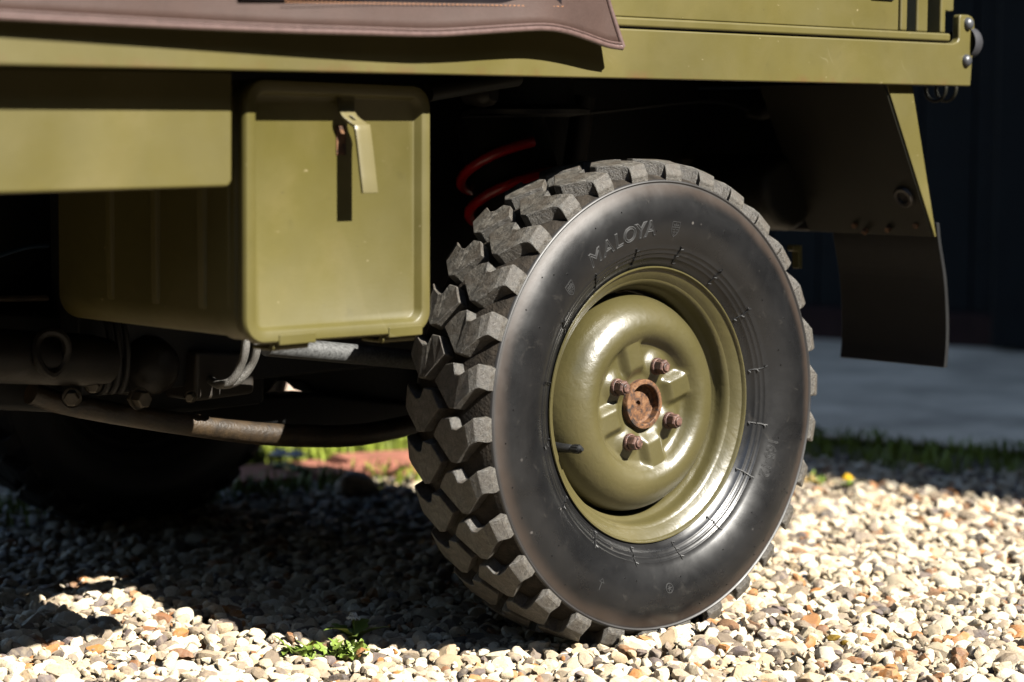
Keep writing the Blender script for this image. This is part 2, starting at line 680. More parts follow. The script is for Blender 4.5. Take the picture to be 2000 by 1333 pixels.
def np_mesh(name, V, F, mat, parent=None, smooth=True, tint=None):
    me = bpy.data.meshes.new(name)
    k = F.shape[1]
    me.vertices.add(len(V))
    me.vertices.foreach_set('co', V.astype(np.float32).ravel())
    me.loops.add(F.size)
    me.loops.foreach_set('vertex_index', F.astype(np.int32).ravel())
    me.polygons.add(len(F))
    me.polygons.foreach_set('loop_start', np.arange(0, F.size, k, dtype=np.int32))
    me.polygons.foreach_set('loop_total', np.full(len(F), k, dtype=np.int32))
    me.polygons.foreach_set('use_smooth', np.full(len(F), smooth))
    me.update(calc_edges=True)
    if tint is not None:
        a = me.attributes.new('tint', 'FLOAT', 'POINT')
        a.data.foreach_set('value', tint.astype(np.float32))
    me.materials.append(mat)
    o = bpy.data.objects.new(name, me)
    link(o, parent)
    return o


gravel = kind(np_mesh('gravel', V, F, M_pebble, ground, True, T), 'stuff')
gravel.data.set_sharp_from_angle(angle=R(34))
print('pebbles', N, 'tris', len(F))

# concrete apron in front of the barn
apr = bmesh.new()
A0, A1 = Vector((1.487, 0.925, 0)), Vector((1.617, 0.497, 0))
d = (A1 - A0).normalized()
p0, p1 = A0 - d * 1.0, A1 + d * 3.5
q = Vector((1.75, 0.52, 0))
prism(apr, [p0, p1, p1 + q * 1.6, p0 + q * 1.6], (0, 0, 0.012))
for v in apr.verts:
    v.co.z -= 0.006
kind(mesh_obj('concrete_pavement', apr, M_concrete, bevel=0.006), 'structure')


def grass_patch(name, poly_fn, count, hmin, hmax, r, mat):
    Vs, Fs = [], []
    k = 0
    for _ in range(count):
        x, y = poly_fn(r)
        h = r.uniform(hmin, hmax)
        a = r.uniform(0, 2 * math.pi)
        w = r.uniform(0.002, 0.004)
        lx, ly = math.cos(a) * h * r.uniform(0.2, 0.9), math.sin(a) * h * r.uniform(0.2, 0.9)
        px, py = -math.sin(a) * w, math.cos(a) * w
        Vs += [(x - px, y - py, -0.012), (x + px, y + py, -0.012), (x + lx * .4 + px * .8, y + ly * .4 + py * .8, h * .6),
               (x + lx * .4 - px * .8, y + ly * .4 - py * .8, h * .6), (x + lx, y + ly, h), (x + lx * 1.02, y + ly * 1.02, h)]
        Fs += [(k, k + 1, k + 2, k + 3), (k + 3, k + 2, k + 4, k + 5)]
        k += 6
    return kind(np_mesh(name, np.array(Vs), np.array(Fs), mat, None, False), 'stuff')


rg = np.random.default_rng(21)


def strip_xy(r):
    s = r.uniform(-0.9, 2.2)
    base = A0 + d * s
    t = -0.30 * r.uniform() ** 1.6 + 0.01 + 0.03 * math.sin(s * 17)
    return base.x + t * 0.957, base.y + t * 0.29


def lawn_xy(r):
    x = r.uniform(0.15, 1.5)
    y = r.uniform(1.36, 2.7) - 0.28 * (x - 0.5)
    return x, y


def verge_xy(r):
    x = r.uniform(-0.6, 0.8)
    return x, 1.13 - 0.3 * (x - 0.36) + r.normal(0, 0.05)


grass_patch('grass', strip_xy, 3200, 0.005, 0.026, rg, M_grass)
grass_patch('grass', lawn_xy, 16000, 0.015, 0.05, rg, M_grass)
grass_patch('grass', verge_xy, 900, 0.012, 0.035, rg, M_grass)

# ------------------------------------------------------------------ brick edging and small things behind the truck
edging = empty('brick_edging', (0.5, 1.27, 0))
tag(edging, 'low edging of worn red bricks laid along the grass behind the truck', 'brick edging')
ed0 = Vector((0.20, 1.215, 0))
edir = Vector((0.957, -0.29, 0))
ang = math.atan2(edir.y, edir.x)
bb = bmesh.new()
box(bb, -0.105, 0.105, -0.05, 0.05, -0.05, 0.012)
bmesh.ops.bevel(bb, geom=bb.edges[:], offset=0.006, segments=2, affect='EDGES')
proto = None
for row in range(2):
    for k in range(4):
        c = ed0 + edir * (0.11 + 0.222 * k + 0.1 * row) + Vector((0.29, 0.957, 0)) * (0.05 + 0.108 * row)
        if proto is None:
            o = proto = mesh_obj('brick', bb, M_brick, edging)
        else:
            o = proto.copy()
            COL.objects.link(o)
        o.location = c - edging.location + Vector((0, 0, random.uniform(-0.006, 0.004)))
        o.rotation_euler = (random.uniform(-.02, .02), random.uniform(-.02, .02), ang + random.uniform(-.03, .03))


def rock(name, loc, s, mat, label, cat, seed=3, group=None):
    v, f = pebble_shape(3, np.random.default_rng(seed))
    o = np_mesh(name, v * np.array(s), f, mat)
    o.location = loc
    return tag(o, label, cat, group)


gp = at(690, 948, Z=-0.27)
rock('stone', (gp.x, gp.y, 0.015), (0.06, 0.05, 0.04), M_stone, 'pale sunlit lump of stone in front of the red brick edging', 'stone', 8)
bm = bmesh.new()
box(bm, -0.16, 0.16, -0.08, 0.08, -0.02, 0.30)
blk = mesh_obj('stone_block', bm, M_stone, bevel=0.012)
blk.location = (0.80, 1.70, 0)
blk.rotation_euler = (0, 0, -0.25)
tag(blk, 'upright pale stone block glimpsed through the gap beside the axle', 'stone block')


def flower(name, x, y, h, rad, mat, label, cat, petals=12, leaves=5):
    e = empty(name, (x, y, 0))
    tag(e, label, cat)
    b = bmesh.new()
    tube(b, [(0, 0, -0.01), (0.003, 0.002, h * .6), (0, 0, h)], 0.0015, 6)
    mesh_obj('stem', b, M_leaf, e)
    b = bmesh.new()
    for ring, (rr, zz_) in enumerate(((rad, 0.0), (rad * .65, 0.004))):
        for k in range(petals):
            a = 2 * math.pi * (k + .5 * ring) / petals
            ca, sa = math.cos(a), math.sin(a)
            w = rr * 0.3
            prism(b, [(0, 0, h + zz_), (ca * rr * .6 - sa * w, sa * rr * .6 + ca * w, h + zz_ + 0.004), (ca * rr, sa * rr, h + zz_ + 0.001),
                      (ca * rr * .6 + sa * w, sa * rr * .6 - ca * w, h + zz_ + 0.004)], (0, 0, 0.0012))
    mesh_obj('flower_head', b, mat, e, smooth=False)
    for k in range(leaves):
        a = 2 * math.pi * k / leaves + 0.4
        o = leaf_obj(e, a, random.uniform(.03, .05), 0.35)
    return e


def leaf_mesh(L, W_, lobes=4, curl=0.3):
    b = bmesh.new()
    prof = []
    for i in range(lobes * 2 + 1):
        t = i / (lobes * 2)
        base = math.sin(math.pi * (0.08 + 0.88 * t ** 0.8)) * W_
        prof.append((t * L, base * (1.0 if i % 2 else 0.55)))
    mid = []
    for x, w in prof:
        z = curl * L * (x / L) * (1 - x / L * 0.9)
        row = [b.verts.new((x - w * 0.25, s * w, z + abs(s) * w * 0.35)) if s else b.verts.new((x, 0, z)) for s in (-1, 0, 1)]
        mid.append(row)
    for r0, r1 in zip(mid[:-1], mid[1:]):
        b.faces.new((r0[0], r1[0], r1[1], r0[1]))
        b.faces.new((r0[1], r1[1], r1[2], r0[2]))
    return b


LEAVES = []
for k in range(5):
    b = leaf_mesh(1.0, random.uniform(.2, .28), random.choice((3, 4, 5)), random.uniform(.3, .75))
    me = bpy.data.meshes.new('leaf')
    for f in b.faces:
        f.smooth = True
    b.to_mesh(me)
    b.free()
    me.materials.append(M_leaf)
    LEAVES.append(me)
dry = LEAVES[0].copy()
dry.materials.clear()
dry.materials.append(M_straw)


def leaf_obj(parent, a, s, tilt, off=(0, 0, 0), me=None):
    o = bpy.data.objects.new('leaf', me or random.choice(LEAVES))
    link(o, parent)
    o.location = off
    o.rotation_euler = (random.uniform(-.4, .4), -tilt, a)
    o.scale = (s, s, s)
    return o


g0 = at(645, 1262, Z=-0.275)
weed = empty('weed', (g0.x, g0.y, 0))
tag(weed, 'bright green leafy weed growing out of the gravel beside the wheel shadow', 'weed')
for k in range(115):
    u = random.uniform(-1, 1)
    offs = Vector((u * 0.050 * 0.72, -u * 0.050 * 0.7, -0.004)) + Vector((random.gauss(0, .008), random.gauss(0, .012), 0))
    leaf_obj(weed, random.uniform(0, 6.28), random.uniform(.014, .028), random.uniform(0.05, 0.95), offs, dry if k in (3, 40, 71) else None)
g1 = at(690, 1238, Z=-0.275)
seed = flower('clover_plant', g1.x, g1.y, 0.026, 0.008, M_white, 'small pale flowered plant in the shade behind the green weed', 'plant', 10, 5)
g2 = at(1655, 945, Z=-0.275)
flower('dandelion', g2.x, g2.y, 0.016, 0.011, M_yellow, 'single yellow dandelion at the back edge of the sunlit gravel', 'dandelion', 14, 4)
g3 = at(1592, 935, Z=-0.275)
w2 = empty('weed', (g3.x, g3.y, 0))
tag(w2, 'yellowish green weed tuft against the tyre edge at the back of the gravel', 'weed')
for k in range(22):
    leaf_obj(w2, random.uniform(0, 6.28), random.uniform(.012, .024), random.uniform(0.2, 1.2), (random.gauss(0, .02), random.gauss(0, .02), 0), dry if k % 3 == 0 else None)
for px, py, h in ((578, 893, 0.035), (548, 885, 0.03)):
    g4 = at(px, py, Z=-0.25)
    flower('daisy', g4.x, g4.y, h, 0.022, M_white,
           'larger white daisy in the grass under the truck' if px == 578 else 'smaller white daisy left of the larger one in the grass under the truck', 'daisy', 12, 6)
for px, py, s in ((1626, 1243, .010), (1648, 1250, .007)):
    g5 = at(px, py, Z=-0.279)
    rock('moss_clump', (g5.x, g5.y, 0.002), (s * 1.5, s, s * .7), M_moss,
         'ochre moss clump among the pebbles right of the wheel, the larger one' if px == 1626 else 'tiny ochre moss clump close right of the larger moss clump', 'moss', 5 + px % 7)

# ------------------------------------------------------------------ barn behind
barn = empty('barn', (3.1, 1.8, 0))
tag(barn, 'dark blue black timber barn wall with vertical boards behind the truck', 'barn')
wd = Vector((0.29, -0.957, 0)).normalized()       # along the wall towards the right
wn = Vector((-0.957, -0.29, 0)).normalized()      # out of the wall
B0 = Vector((3.02, 2.10, 0)) - barn.location
wrot = math.atan2(wd.y, wd.x)
bmb = bmesh.new()
box(bmb, -0.072, 0.072, -0.012, 0.012, 0.10, 2.9)
board0 = None
for k in range(46):
    s = -2.6 + k * 0.15
    if board0 is None:
        o = board0 = mesh_obj('board', bmb, M_board, barn, bevel=0.004)
    else:
        o = board0.copy()
        COL.objects.link(o)
    o.location = B0 + wd * s + wn * random.uniform(0, .010)
    o.rotation_euler = (0, 0, wrot + random.uniform(-.008, .008))
bm = bmesh.new()
prism(bm, [B0 + wd * -2.8 - wn * .02, B0 + wd * 4.4 - wn * .02, B0 + wd * 4.4 - wn * .2, B0 + wd * -2.8 - wn * .2], (0, 0, 3.2))
mesh_obj('wall', bm, M_board, barn)
pl = bmesh.new()
prism(pl, [B0 + wd * -2.8 + wn * .045, B0 + wd * 4.4 + wn * .045, B0 + wd * 4.4 - wn * .019, B0 + wd * -2.8 - wn * .019], (0, 0, 0.098))
mesh_obj('brick_plinth', pl, simple('dark_brick_plinth', (0.03, 0.014, 0.012), 0.9, 0.4, 12, 0.2), barn, bevel=0.006)
dr = bmesh.new()
c0 = B0 + wd * 0.56 + wn * 0.06
prism(dr, [c0, c0 + wd * 0.9, c0 + wd * 0.9 + wn * .05, c0 + wn * .05], (0, 0, 2.1))
for v in dr.verts:
    v.co.z += 0.012
mesh_obj('door', dr, M_board, barn, bevel=0.008)
# projecting wing on the right of the yard, whose shade lies over the apron
wg = bmesh.new()
w0 = Vector((1.40, -0.95, 0)) - barn.location
prism(wg, [w0, w0 + Vector((5.2, 0.3, 0)), w0 + Vector((5.2, -5.5, 0)), w0 + Vector((0.55, -5.5, 0))], (0, 0, 4.6))
mesh_obj('wing_wall', wg, M_board, barn, bevel=0.01)
rf = bmesh.new()
prism(rf, [w0 + Vector((-.0, .0, 4.6)), w0 + Vector((5.4, .3, 4.6)), w0 + Vector((5.4, -2.7, 6.6)), w0 + Vector((0.3, -2.7, 6.6))], (0, 0, 0.15))
mesh_obj('roof', rf, M_board, barn, bevel=0.01)

# unseen leafy banks added round the near side to cut low sky light
def sky_blocker(loc, rot_z, length, label):
    e = empty('sky_blocker', loc)
    e.rotation_euler = (0, 0, rot_z)
    tag(e, label, 'sky_blocker')
    core = bmesh.new()
    bmesh.ops.create_grid(core, x_segments=int(length * 2), y_segments=10, size=0.5)
    for v in core.verts:
        x, t = v.co.x * length, (v.co.y + 0.5)
        a = t * math.pi
        v.co = Vector((x, -0.75 * math.cos(a) + random.uniform(-.09, .09), 4.1 * math.sin(a) ** 0.35 + random.uniform(-.12, .12)))
    mesh_obj('branch_mass', core, simple('blocker_core', (0.012, 0.015, 0.006), 0.9, 0.4, 4, 0.1), e)
    nl = int(length * 420)
    r_ = np.random.default_rng(int(length * 10))
    Vs, Fs = [], []
    for i in range(nl):
        a = r_.uniform(0.02, 0.98) * math.pi
        c_ = np.array([r_.uniform(-.5, .5) * length, -0.8 * math.cos(a), 4.15 * math.sin(a) ** 0.35])
        u = r_.normal(size=3); u /= np.linalg.norm(u)
        w = np.cross(u, r_.normal(size=3)); w /= np.linalg.norm(w)
        sz = r_.uniform(.03, .07)
        Vs += [c_ - u * sz, c_ + w * sz * .5, c_ + u * sz, c_ - w * sz * .5]
        Fs.append([4 * i, 4 * i + 1, 4 * i + 2, 4 * i + 3])
    kind(np_mesh('foliage', np.array(Vs), np.array(Fs), simple('blocker_leaf', (0.03, 0.045, 0.014), 0.6, 0.4, 3, 0.3, bump=0), e, False), 'stuff')


sky_blocker((-5.0, -6.9, 0), 0.0, 17.0, 'long unseen leafy bank added behind the photographer to block low sky light')
sky_blocker((-7.6, -0.5, 0), math.pi / 2, 12.5, 'unseen leafy bank added at the front end of the truck to block low sky light')

# ------------------------------------------------------------------ the truck
ROOT = Vector((-0.45, 0.55, 0))
truck = empty('truck', ROOT)
tag(truck, 'olive green military light truck seen at its rear wheel, parked on gravel', 'truck')
OFF = Vector((0, 0, H0)) - ROOT                  # part meshes are written relative to the wheel centre


def part(name, bm, mat, parent=None, **kw):
    o = mesh_obj(name, bm, mat, parent or truck, **kw)
    if parent is None:
        o.location = OFF
    return o


YB = -0.06                                       # outer face of the bed side
# --- bed side rail with the raised end plate
x_end = 0.576
bm = bmesh.new()
out = [(-1.9, 0.3905), (0.576, 0.3905), (0.5825, 0.474), (0.581, 0.480), (0.576, 0.4845), (0.568, 0.4865), (0.548, 0.4865), (0.5455, 0.482), (0.5455, 0.4545), (0.5425, 0.4505),
       (0.531, 0.4475), (-1.9, 0.4475)]
prism(bm, [(x, YB, z) for x, z in out], (0, 0.012, 0))
bed = part('cargo_bed', bm, M_rail, bevel=0.0035, segs=3)
bm = bmesh.new()
box(bm, -1.9, 0.57, YB + 0.0125, 1.16, 0.405, 0.44)
box(bm, -1.9, 0.57, YB + 0.0125, YB + 0.05, 0.393, 0.4045)
part('bed_floor', bm, M_olive_shade, bevel=0.003)
bm = bmesh.new()
box(bm, 0.55, 0.577, YB + 0.0125, 1.16, 0.392, 0.4045)
part('rear_cross_member', bm, M_olive_shade, bevel=0.003)
# --- folded lip on top of the rail
bm = bmesh.new()
box(bm, -1.9, 0.522, YB - 0.0028, YB + 0.03, 0.4494, 0.4602)
part('rail_lip', bm, M_paint, bevel=0.003, segs=3)
bm = bmesh.new()
box(bm, -1.9, 0.41, YB + 0.002, YB + 0.012, 0.4604, 0.86)
part('side_panel', bm, M_paint, bevel=0.002)
bm = bmesh.new()
box(bm, 0.4135, 0.4285, YB + 0.001, YB + 0.03, 0.4604, 0.86)
part('panel_frame', bm, M_paint, bevel=0.003)
for x0, x1, dy in ((0.457, 0.482, 0.006), (0.511, 0.5225, 0.006)):
    bm = bmesh.new()
    box(bm, x0, x1, YB + dy, YB + dy + 0.03, 0.4604, 0.86)
    part('stake_post', bm, M_paint, bevel=0.003)
bm = bmesh.new()
box(bm, 0.528, 0.556, YB + 0.016, 1.1, 0.4905, 0.86)
part('tailgate', bm, M_paint, bevel=0.003)
bm = bmesh.new()
box(bm, 0.43, 0.5, YB + 0.10, 1.1, 0.4605, 0.75)
part('inner_bulkhead', bm, M_under, bevel=0.003)
# latch slot near the top of the side panel
for cxp in (1725,):
    c = at(cxp, -9, Y=YB)
    bm = bmesh.new()
    prism(bm, [(c.x + dx, YB - 0.001, c.z + dz) for dx, dz in ((-.03, .012), (-.028, -.002), (-.022, -.006), (.022, -.006), (.028, -.002), (.03, .012))], (0, 0.004, 0))
    part('hand_slot', bm, M_under, bevel=0.001)
for px, py in ((1890, 47), (1886.5, 119)):
    c = at(px, py, Y=YB)
    bm = bmesh.new()
    lathe(bm, [(0, -0.0075), (0.003, -0.0072), (0.0058, -0.006), (0.0078, -0.0038), (0.0086, -0.001), (0.0086, 0.002)], 24, Matrix.Translation((c.x, YB, c.z)))
    mesh_obj('rivet', bm, M_steel, bed)
c = at(1902, 66, Y=YB + 0.03)
bm = bmesh.new()
lathe(bm, [(0, -0.028), (0.008, -0.027), (0.016, -0.022), (0.021, -0.014), (0.023, -0.004), (0.023, 0.006)], 28, along((0.5785, YB + 0.0145, 0.450), (1, 0, 0)))
part('rubber_buffer', bm, simple('grey_rubber', (0.022, 0.022, 0.025), 0.55, 0.2, 30, 0.4))

# --- canvas cover hanging over the side
edge = [(-140, 24, -0.0745), (0, 32, -0.075), (350, 50, -0.0790), (560, 59, -0.083), (700, 63, -0.0865), (800, 66, -0.0885), (860, 66, -0.090), (930, 62, -0.0915), (1000, 57.5, -0.092), (1060, 55, -0.0925),
        (1100, 60, -0.0915), (1140, 72, -0.089), (1185, 88, -0.0865), (1214, 93, -0.0865)]
low = spline([at(a, b, Y=y) for a, b, y in edge], 6)
bm = bmesh.new()
rows = 16
grid = []
for i, p in enumerate(low):
    s = i / (len(low) - 1)
    col_ = []
    for j in range(rows + 1):
        t = j / rows
        z = p.z + (0.64 - p.z) * t
        x = p.x - 0.30 * (z - p.z) * max(0.0, (s - 0.55) / 0.45)
        flare = (1 - t) ** 2.2
        y = -0.0655 + (p.y + 0.0655) * flare - 0.004 * math.sin(x * 22) * t * (1 - t) * 2
        col_.append(bm.verts.new((x, y, z)))
    grid.append(col_)
for a, b in zip(grid[:-1], grid[1:]):
    for j in range(rows):
        bm.faces.new((a[j], b[j], b[j + 1], a[j + 1]))
right_edge = [v.co.copy() for v in grid[-1]]
low_edge = [c_[0].co.copy() for c_ in grid]
cover = part('canvas_cover', bm, M_canvas)
so = cover.modifiers.new('thickness', 'SOLIDIFY')
so.thickness = 0.0022
so.offset = 0
bm = bmesh.new()
tube(bm, [p + Vector((0, -0.001, -0.0005)) for p in low_edge], 0.0030, 10)
mesh_obj('piping', bm, M_piping, cover)
bm = bmesh.new()
tube(bm, [p + Vector((0, -0.0012, 0.004)) for p in low_edge], 0.0013, 8)
mesh_obj('hem_seam', bm, M_piping, cover)
bm = bmesh.new()
tube(bm, [p + Vector((0.001, -0.001, 0)) for p in right_edge], [0.0034] * 3 + [0.003] * (rows - 2), 10)
mesh_obj('piping', bm, M_piping, cover)
# clear window panel with its stitched border
a_, b_ = at(470, -1, Y=-0.083), at(1098, 9.5, Y=-0.0855)
bm = bmesh.new()
prism(bm, [(a_.x, -0.0830, a_.z), (b_.x, -0.0855, b_.z), (b_.x - 0.002, -0.0700, b_.z + 0.12), (a_.x, -0.0700, a_.z + 0.12)], (0, 0.001, 0))
mesh_obj('window', bm, M_window, cover, bevel=0.0006)
bm = bmesh.new()
for k in range(64):
    t = k / 63
    p = at(560 + 538 * t, 4.6 + 9.0 * t, Y=-0.0862)
    tube(bm, [p + Vector((-.0016, 0, 0)), p + Vector((.0016, 0, 0.0004))], 0.0006, 5)
kind(mesh_obj('stitching', bm, M_thread, cover), 'stuff')

# --- panel in front of the locker
bm = bmesh.new()
YP = -0.012
pp = [at(-260, 388, Y=YP), at(0, 380, Y=YP), at(446, 366.5, Y=YP), at(455, 356, Y=YP), at(455, 120, Y=YP), at(-260, 100, Y=YP)]
prism(bm, [(p.x, YP, min(p.z, 0.392)) for p in pp], (0, 0.03, 0))
part('seat_side_panel', bm, M_paint, bevel=0.004, segs=3)

# --- storage locker
YL = -0.010
tl, tr, br, bl = at(478, 150, Y=YL), at(843, 166, Y=YL), at(843, 651, Y=YL), at(478, 677, Y=YL)


def lockpt(u, v, y):
    """u to the right, v down, both 0..1 over the door"""
    p = (tl * (1 - u) + tr * u) * (1 - v) + (bl * (1 - u) + br * u) * v
    return Vector((p.x, y, p.z))


LW, LH = (tr - tl).length, (bl - tl).length


def rrect(inset, rad, y, k=7):
    pts = []
    i_u, i_v = inset / LW, inset / LH
    ru, rv = rad / LW, rad / LH
    for cu, cv, a0 in ((1 - i_u - ru, i_v + rv, -90), (1 - i_u - ru, 1 - i_v - rv, 0), (i_u + ru, 1 - i_v - rv, 90), (i_u + ru, i_v + rv, 180)):
        for j in range(k + 1):
            a = R(a0 + 90 * j / k)
            pts.append(lockpt(cu + ru * math.cos(a), cv + rv * math.sin(a), y))
    return pts


def rings_mesh(bm, rings, fill_first=False, fill_last=True):
    vr = [[bm.verts.new(p) for p in r] for r in rings]
    n_ = len(vr[0])
    for a, b in zip(vr[:-1], vr[1:]):
        for i in range(n_):
            bm.faces.new((a[i], a[(i + 1) % n_], b[(i + 1) % n_], b[i]))
    if fill_last:
        bm.faces.new(vr[-1])
    if fill_first:
        bm.faces.new(vr[0][::-1])


bm = bmesh.new()
YD = 0.345                                        # back of the locker
rings_mesh(bm, [rrect(0.008, 0.026, YL + 0.013), rrect(0.002, 0.030, YL + 0.020), rrect(0.0015, 0.030, YL + 0.050), rrect(0.004, 0.030, YL + 0.060), rrect(0.004, 0.030, YD - 0.010), rrect(0.012, 0.024, YD)], True, True)
locker = part('storage_locker', bm, M_locker)
bm = bmesh.new()
rings_mesh(bm, [rrect(0.004, 0.022, YL + 0.0125), rrect(0.0005, 0.025, YL + 0.011), rrect(0.0, 0.025, YL + 0.006), rrect(0.0008, 0.0245, YL + 0.002), rrect(0.0028, 0.023, YL), rrect(0.0125, 0.015, YL), rrect(0.0142, 0.0135, YL + 0.0012),
                rrect(0.0168, 0.0120, YL + 0.0084), rrect(0.0182, 0.0110, YL + 0.0095)], True, True)
door = mesh_obj('locker_door', bm, M_locker, locker)
# vertical ribs pressed into the left flank
for k, (px, py) in enumerate(((393, 628), (302, 612), (214, 600), (447, 640))):
    b = at(px, py, X=tl.x - 0.001)
    yy = b.y
    bm = bmesh.new()
    hw = 0.010 if k < 3 else 0.004
    x0 = tl.x + 0.0045
    prism(bm, [(x0, yy - hw, 0.38), (x0 - 0.006, yy - hw * .5, 0.38), (x0 - 0.006, yy + hw * .5, 0.38), (x0, yy + hw, 0.38)], (0, 0, -(0.38 - 0.142)))
    for v in bm.verts:
        if v.co.z < 0.2 and v.co.x < x0 - 0.003:
            v.co.z += 0.013
    mesh_obj('rib', bm, M_locker, locker, bevel=0.0015)
for px in (575, 788):
    t = (px - 478) / (843 - 478)
    p = lockpt(t, 1.0, YL)
    bm = bmesh.new()
    box(bm, p.x - 0.024, p.x + 0.024, YL - 0.0015, YL + 0.0125, p.z - 0.0015, p.z + 0.010)
    box(bm, p.x - 0.024, p.x + 0.024, YL + 0.015, YL + 0.045, p.z - 0.008, p.z - 0.004)
    mesh_obj('hinge', bm, M_locker, locker, bevel=0.0015)
    bm = bmesh.new()
    tube(bm, [(p.x - 0.026, YL + 0.010, p.z - 0.004), (p.x + 0.020, YL + 0.010, p.z - 0.004)], 0.0038, 10)
    mesh_obj('hinge_pin', bm, M_locker, locker)
# door handle: strap bent outwards, with a hole near the bend
YR = YL + 0.0095
yo = YR - 0.027
hs = [(at(677, 186, Y=YR - .002), 0.0), (at(677, 206, Y=YR - .006), 0.1), (at(683, 226, Y=YR - 0.014), 0.3), (at(704, 243, Y=YR - 0.022), 0.7), (at(710, 256, Y=yo), 1), (at(724, 377, Y=yo - .010), 1)]
bm = bmesh.new()
hw = 0.0102
fr = spline([p for p, _ in hs], 4)
cols = (-hw, -0.0024, 0.0024, hw)
rows_h = [[bm.verts.new((p.x + c_, p.y, p.z)) for c_ in cols] for p in fr]
hole_rows = (8, 9)                               # the small hole near the bend
for i in range(len(fr) - 1):
    for k in range(3):
        if k == 1 and i in hole_rows:
            continue
        bm.faces.new((rows_h[i][k], rows_h[i][k + 1], rows_h[i + 1][k + 1], rows_h[i + 1][k]))
hd = mesh_obj('latch_handle', bm, M_handle, locker)
mo = hd.modifiers.new('thickness', 'SOLIDIFY')
mo.thickness = 0.0032
mo.offset = -1
mb = hd.modifiers.new('bevel', 'BEVEL')
mb.width = 0.0011
mb.segments = 2
mb.limit_method = 'ANGLE'
bm = bmesh.new()
p = at(677, 192, Y=YR)
box(bm, p.x - 0.009, p.x + 0.009, YR - 0.004, YR + 0.001, p.z - 0.010, p.z + 0.010)
mesh_obj('latch_plate', bm, M_handle, locker, bevel=0.002)
for px, py, rr in ((664, 277, 0.0046),):
    p = at(px, py, Y=YR)
    bm = bmesh.new()
    box(bm, p.x - 0.0055, p.x + 0.0075, YR - 0.0012, YR + 0.001, p.z - 0.014, p.z + 0.016)
    mesh_obj('rusty_plate', bm, M_rust, locker, bevel=0.0004)
p = at(724, 189, Y=YR)
bm = bmesh.new()
lathe(bm, [(0, -0.0008), (0.0024, -0.0006), (0.0024, 0.001)], 12, Matrix.Translation((p.x, YR, p.z)))
mesh_obj('drain_hole', bm, M_under, locker)

# ------------------------------------------------------------------ wheel
WM = Matrix(((0.99874, 0.05016, 0.00139), (-0.05022, 0.99836, 0.02767), (0.0, -0.0277, 0.99962)))
TYRE_OUT = [(0.158, 0.012), (0.163, 0.007), (0.1685, 0.0025), (0.1735, -0.0012), (0.1785, -0.0048), (0.1790, -0.0058), (0.1800, -0.0064), (0.1808, -0.0066),
            (0.1840, -0.0086), (0.1846, -0.0096), (0.1854, -0.0100), (0.1862, -0.0100), (0.1895, -0.0121), (0.1901, -0.0130), (0.1908, -0.0133), (0.1914, -0.0133),
            (0.197, -0.0166), (0.205, -0.0203), (0.213, -0.0231), (0.222, -0.0252), (0.231, -0.0262), (0.239, -0.0259), (0.247, -0.0245),
            (0.255, -0.0219), (0.262, -0.0196), (0.2672, -0.0178), (0.2688, -0.0174), (0.2695, -0.0182), (0.2706, -0.0188), (0.2718, -0.0184), (0.2726, -0.0172), (0.2732, -0.0155),
            (0.2750, -0.0120), (0.2775, -0.0060), (0.2795, 0.0030), (0.2820, 0.0140), (0.2840, 0.0280), (0.2848, 0.0420), (0.2848, 0.0500)]
MID = 0.05


def w_side(r):
    q = TYRE_OUT
    for (r0, w0), (r1, w1) in zip(q[:-1], q[1:]):
        if r0 <= r <= r1:
            return w0 + (w1 - w0) * (r - r0) / (r1 - r0)
    return 0


def r_top(w):
    v = abs(w - MID)
    return 0.2985 - 0.0062 * max(0, (v - 0.042) / 0.02) ** 1.6


def r_base(w):
    v = MID - abs(w - MID)
    best = 0.27
    for (r0, w0), (r1, w1) in zip(TYRE_OUT[30:-1], TYRE_OUT[31:]):
        if w0 <= v <= w1:
            best = r0 + (r1 - r0) * (v - w0) / (w1 - w0)
    return best - 0.0015


LUG = [(0.2, -18.6), (5.8, -18.6), (5.2, -12.0), (6.4, -4.0), (10.3, 17.0), (10.1, 27.0), (7.4, 41.0), (4.5, 55.5), (2.6, 47.5), (0.7, 39.5), (0.3, 25.5), (2.6, 20.5), (2.8, 13.5), (1.4, 0.5), (-0.2, -11.0)]


def lug_bmesh(mirror, seed):
    rl = random.Random(seed)
    bm = bmesh.new()
    top, mid_, base = [], [], []
    n_ = len(LUG)
    cw = sum(p[1] for p in LUG) / n_ / 1000
    ca = sum(p[0] for p in LUG) / n_
    for a, w in LUG:
        w = w / 1000
        a += rl.uniform(-.12, .12)
        wj = w + rl.uniform(-.0006, .0006)
        end = w < -0.015
        if end:
            rt = 0.2795
            ww = wj
        else:
            rt = r_top(w)
            ww = wj
        rb = 0.2722 if end else r_base(w)
        ea = a + (a - ca) * (0.0 if end else 0.05)
        ew = ww + (ww - cw) * 0.03
        if end:
            ew = -0.0178
        for lst, aa, w2, rr in ((top, a, ww, rt), (base, ea, ew, rb)):
            th = R(aa)
            if mirror:
                w2 = 0.1 - w2
            lst.append(bm.verts.new((rr * math.cos(th), w2, rr * math.sin(th))))
    # top face as three strips so that it follows the crown
    idx = [(0, 1, 2, 14), (14, 2, 3, 13), (13, 3, 4, 12), (12, 4, 11), (11, 4, 5, 10), (10, 5, 6, 9), (9, 6, 8), (8, 6, 7)]
    for f in idx:
        bm.faces.new([top[i] for i in f])
    for i in range(n_):
        j = (i + 1) % n_
        bm.faces.new((top[i], top[j], base[j], base[i]))
    # shallow notch cut across the lug
    return bm


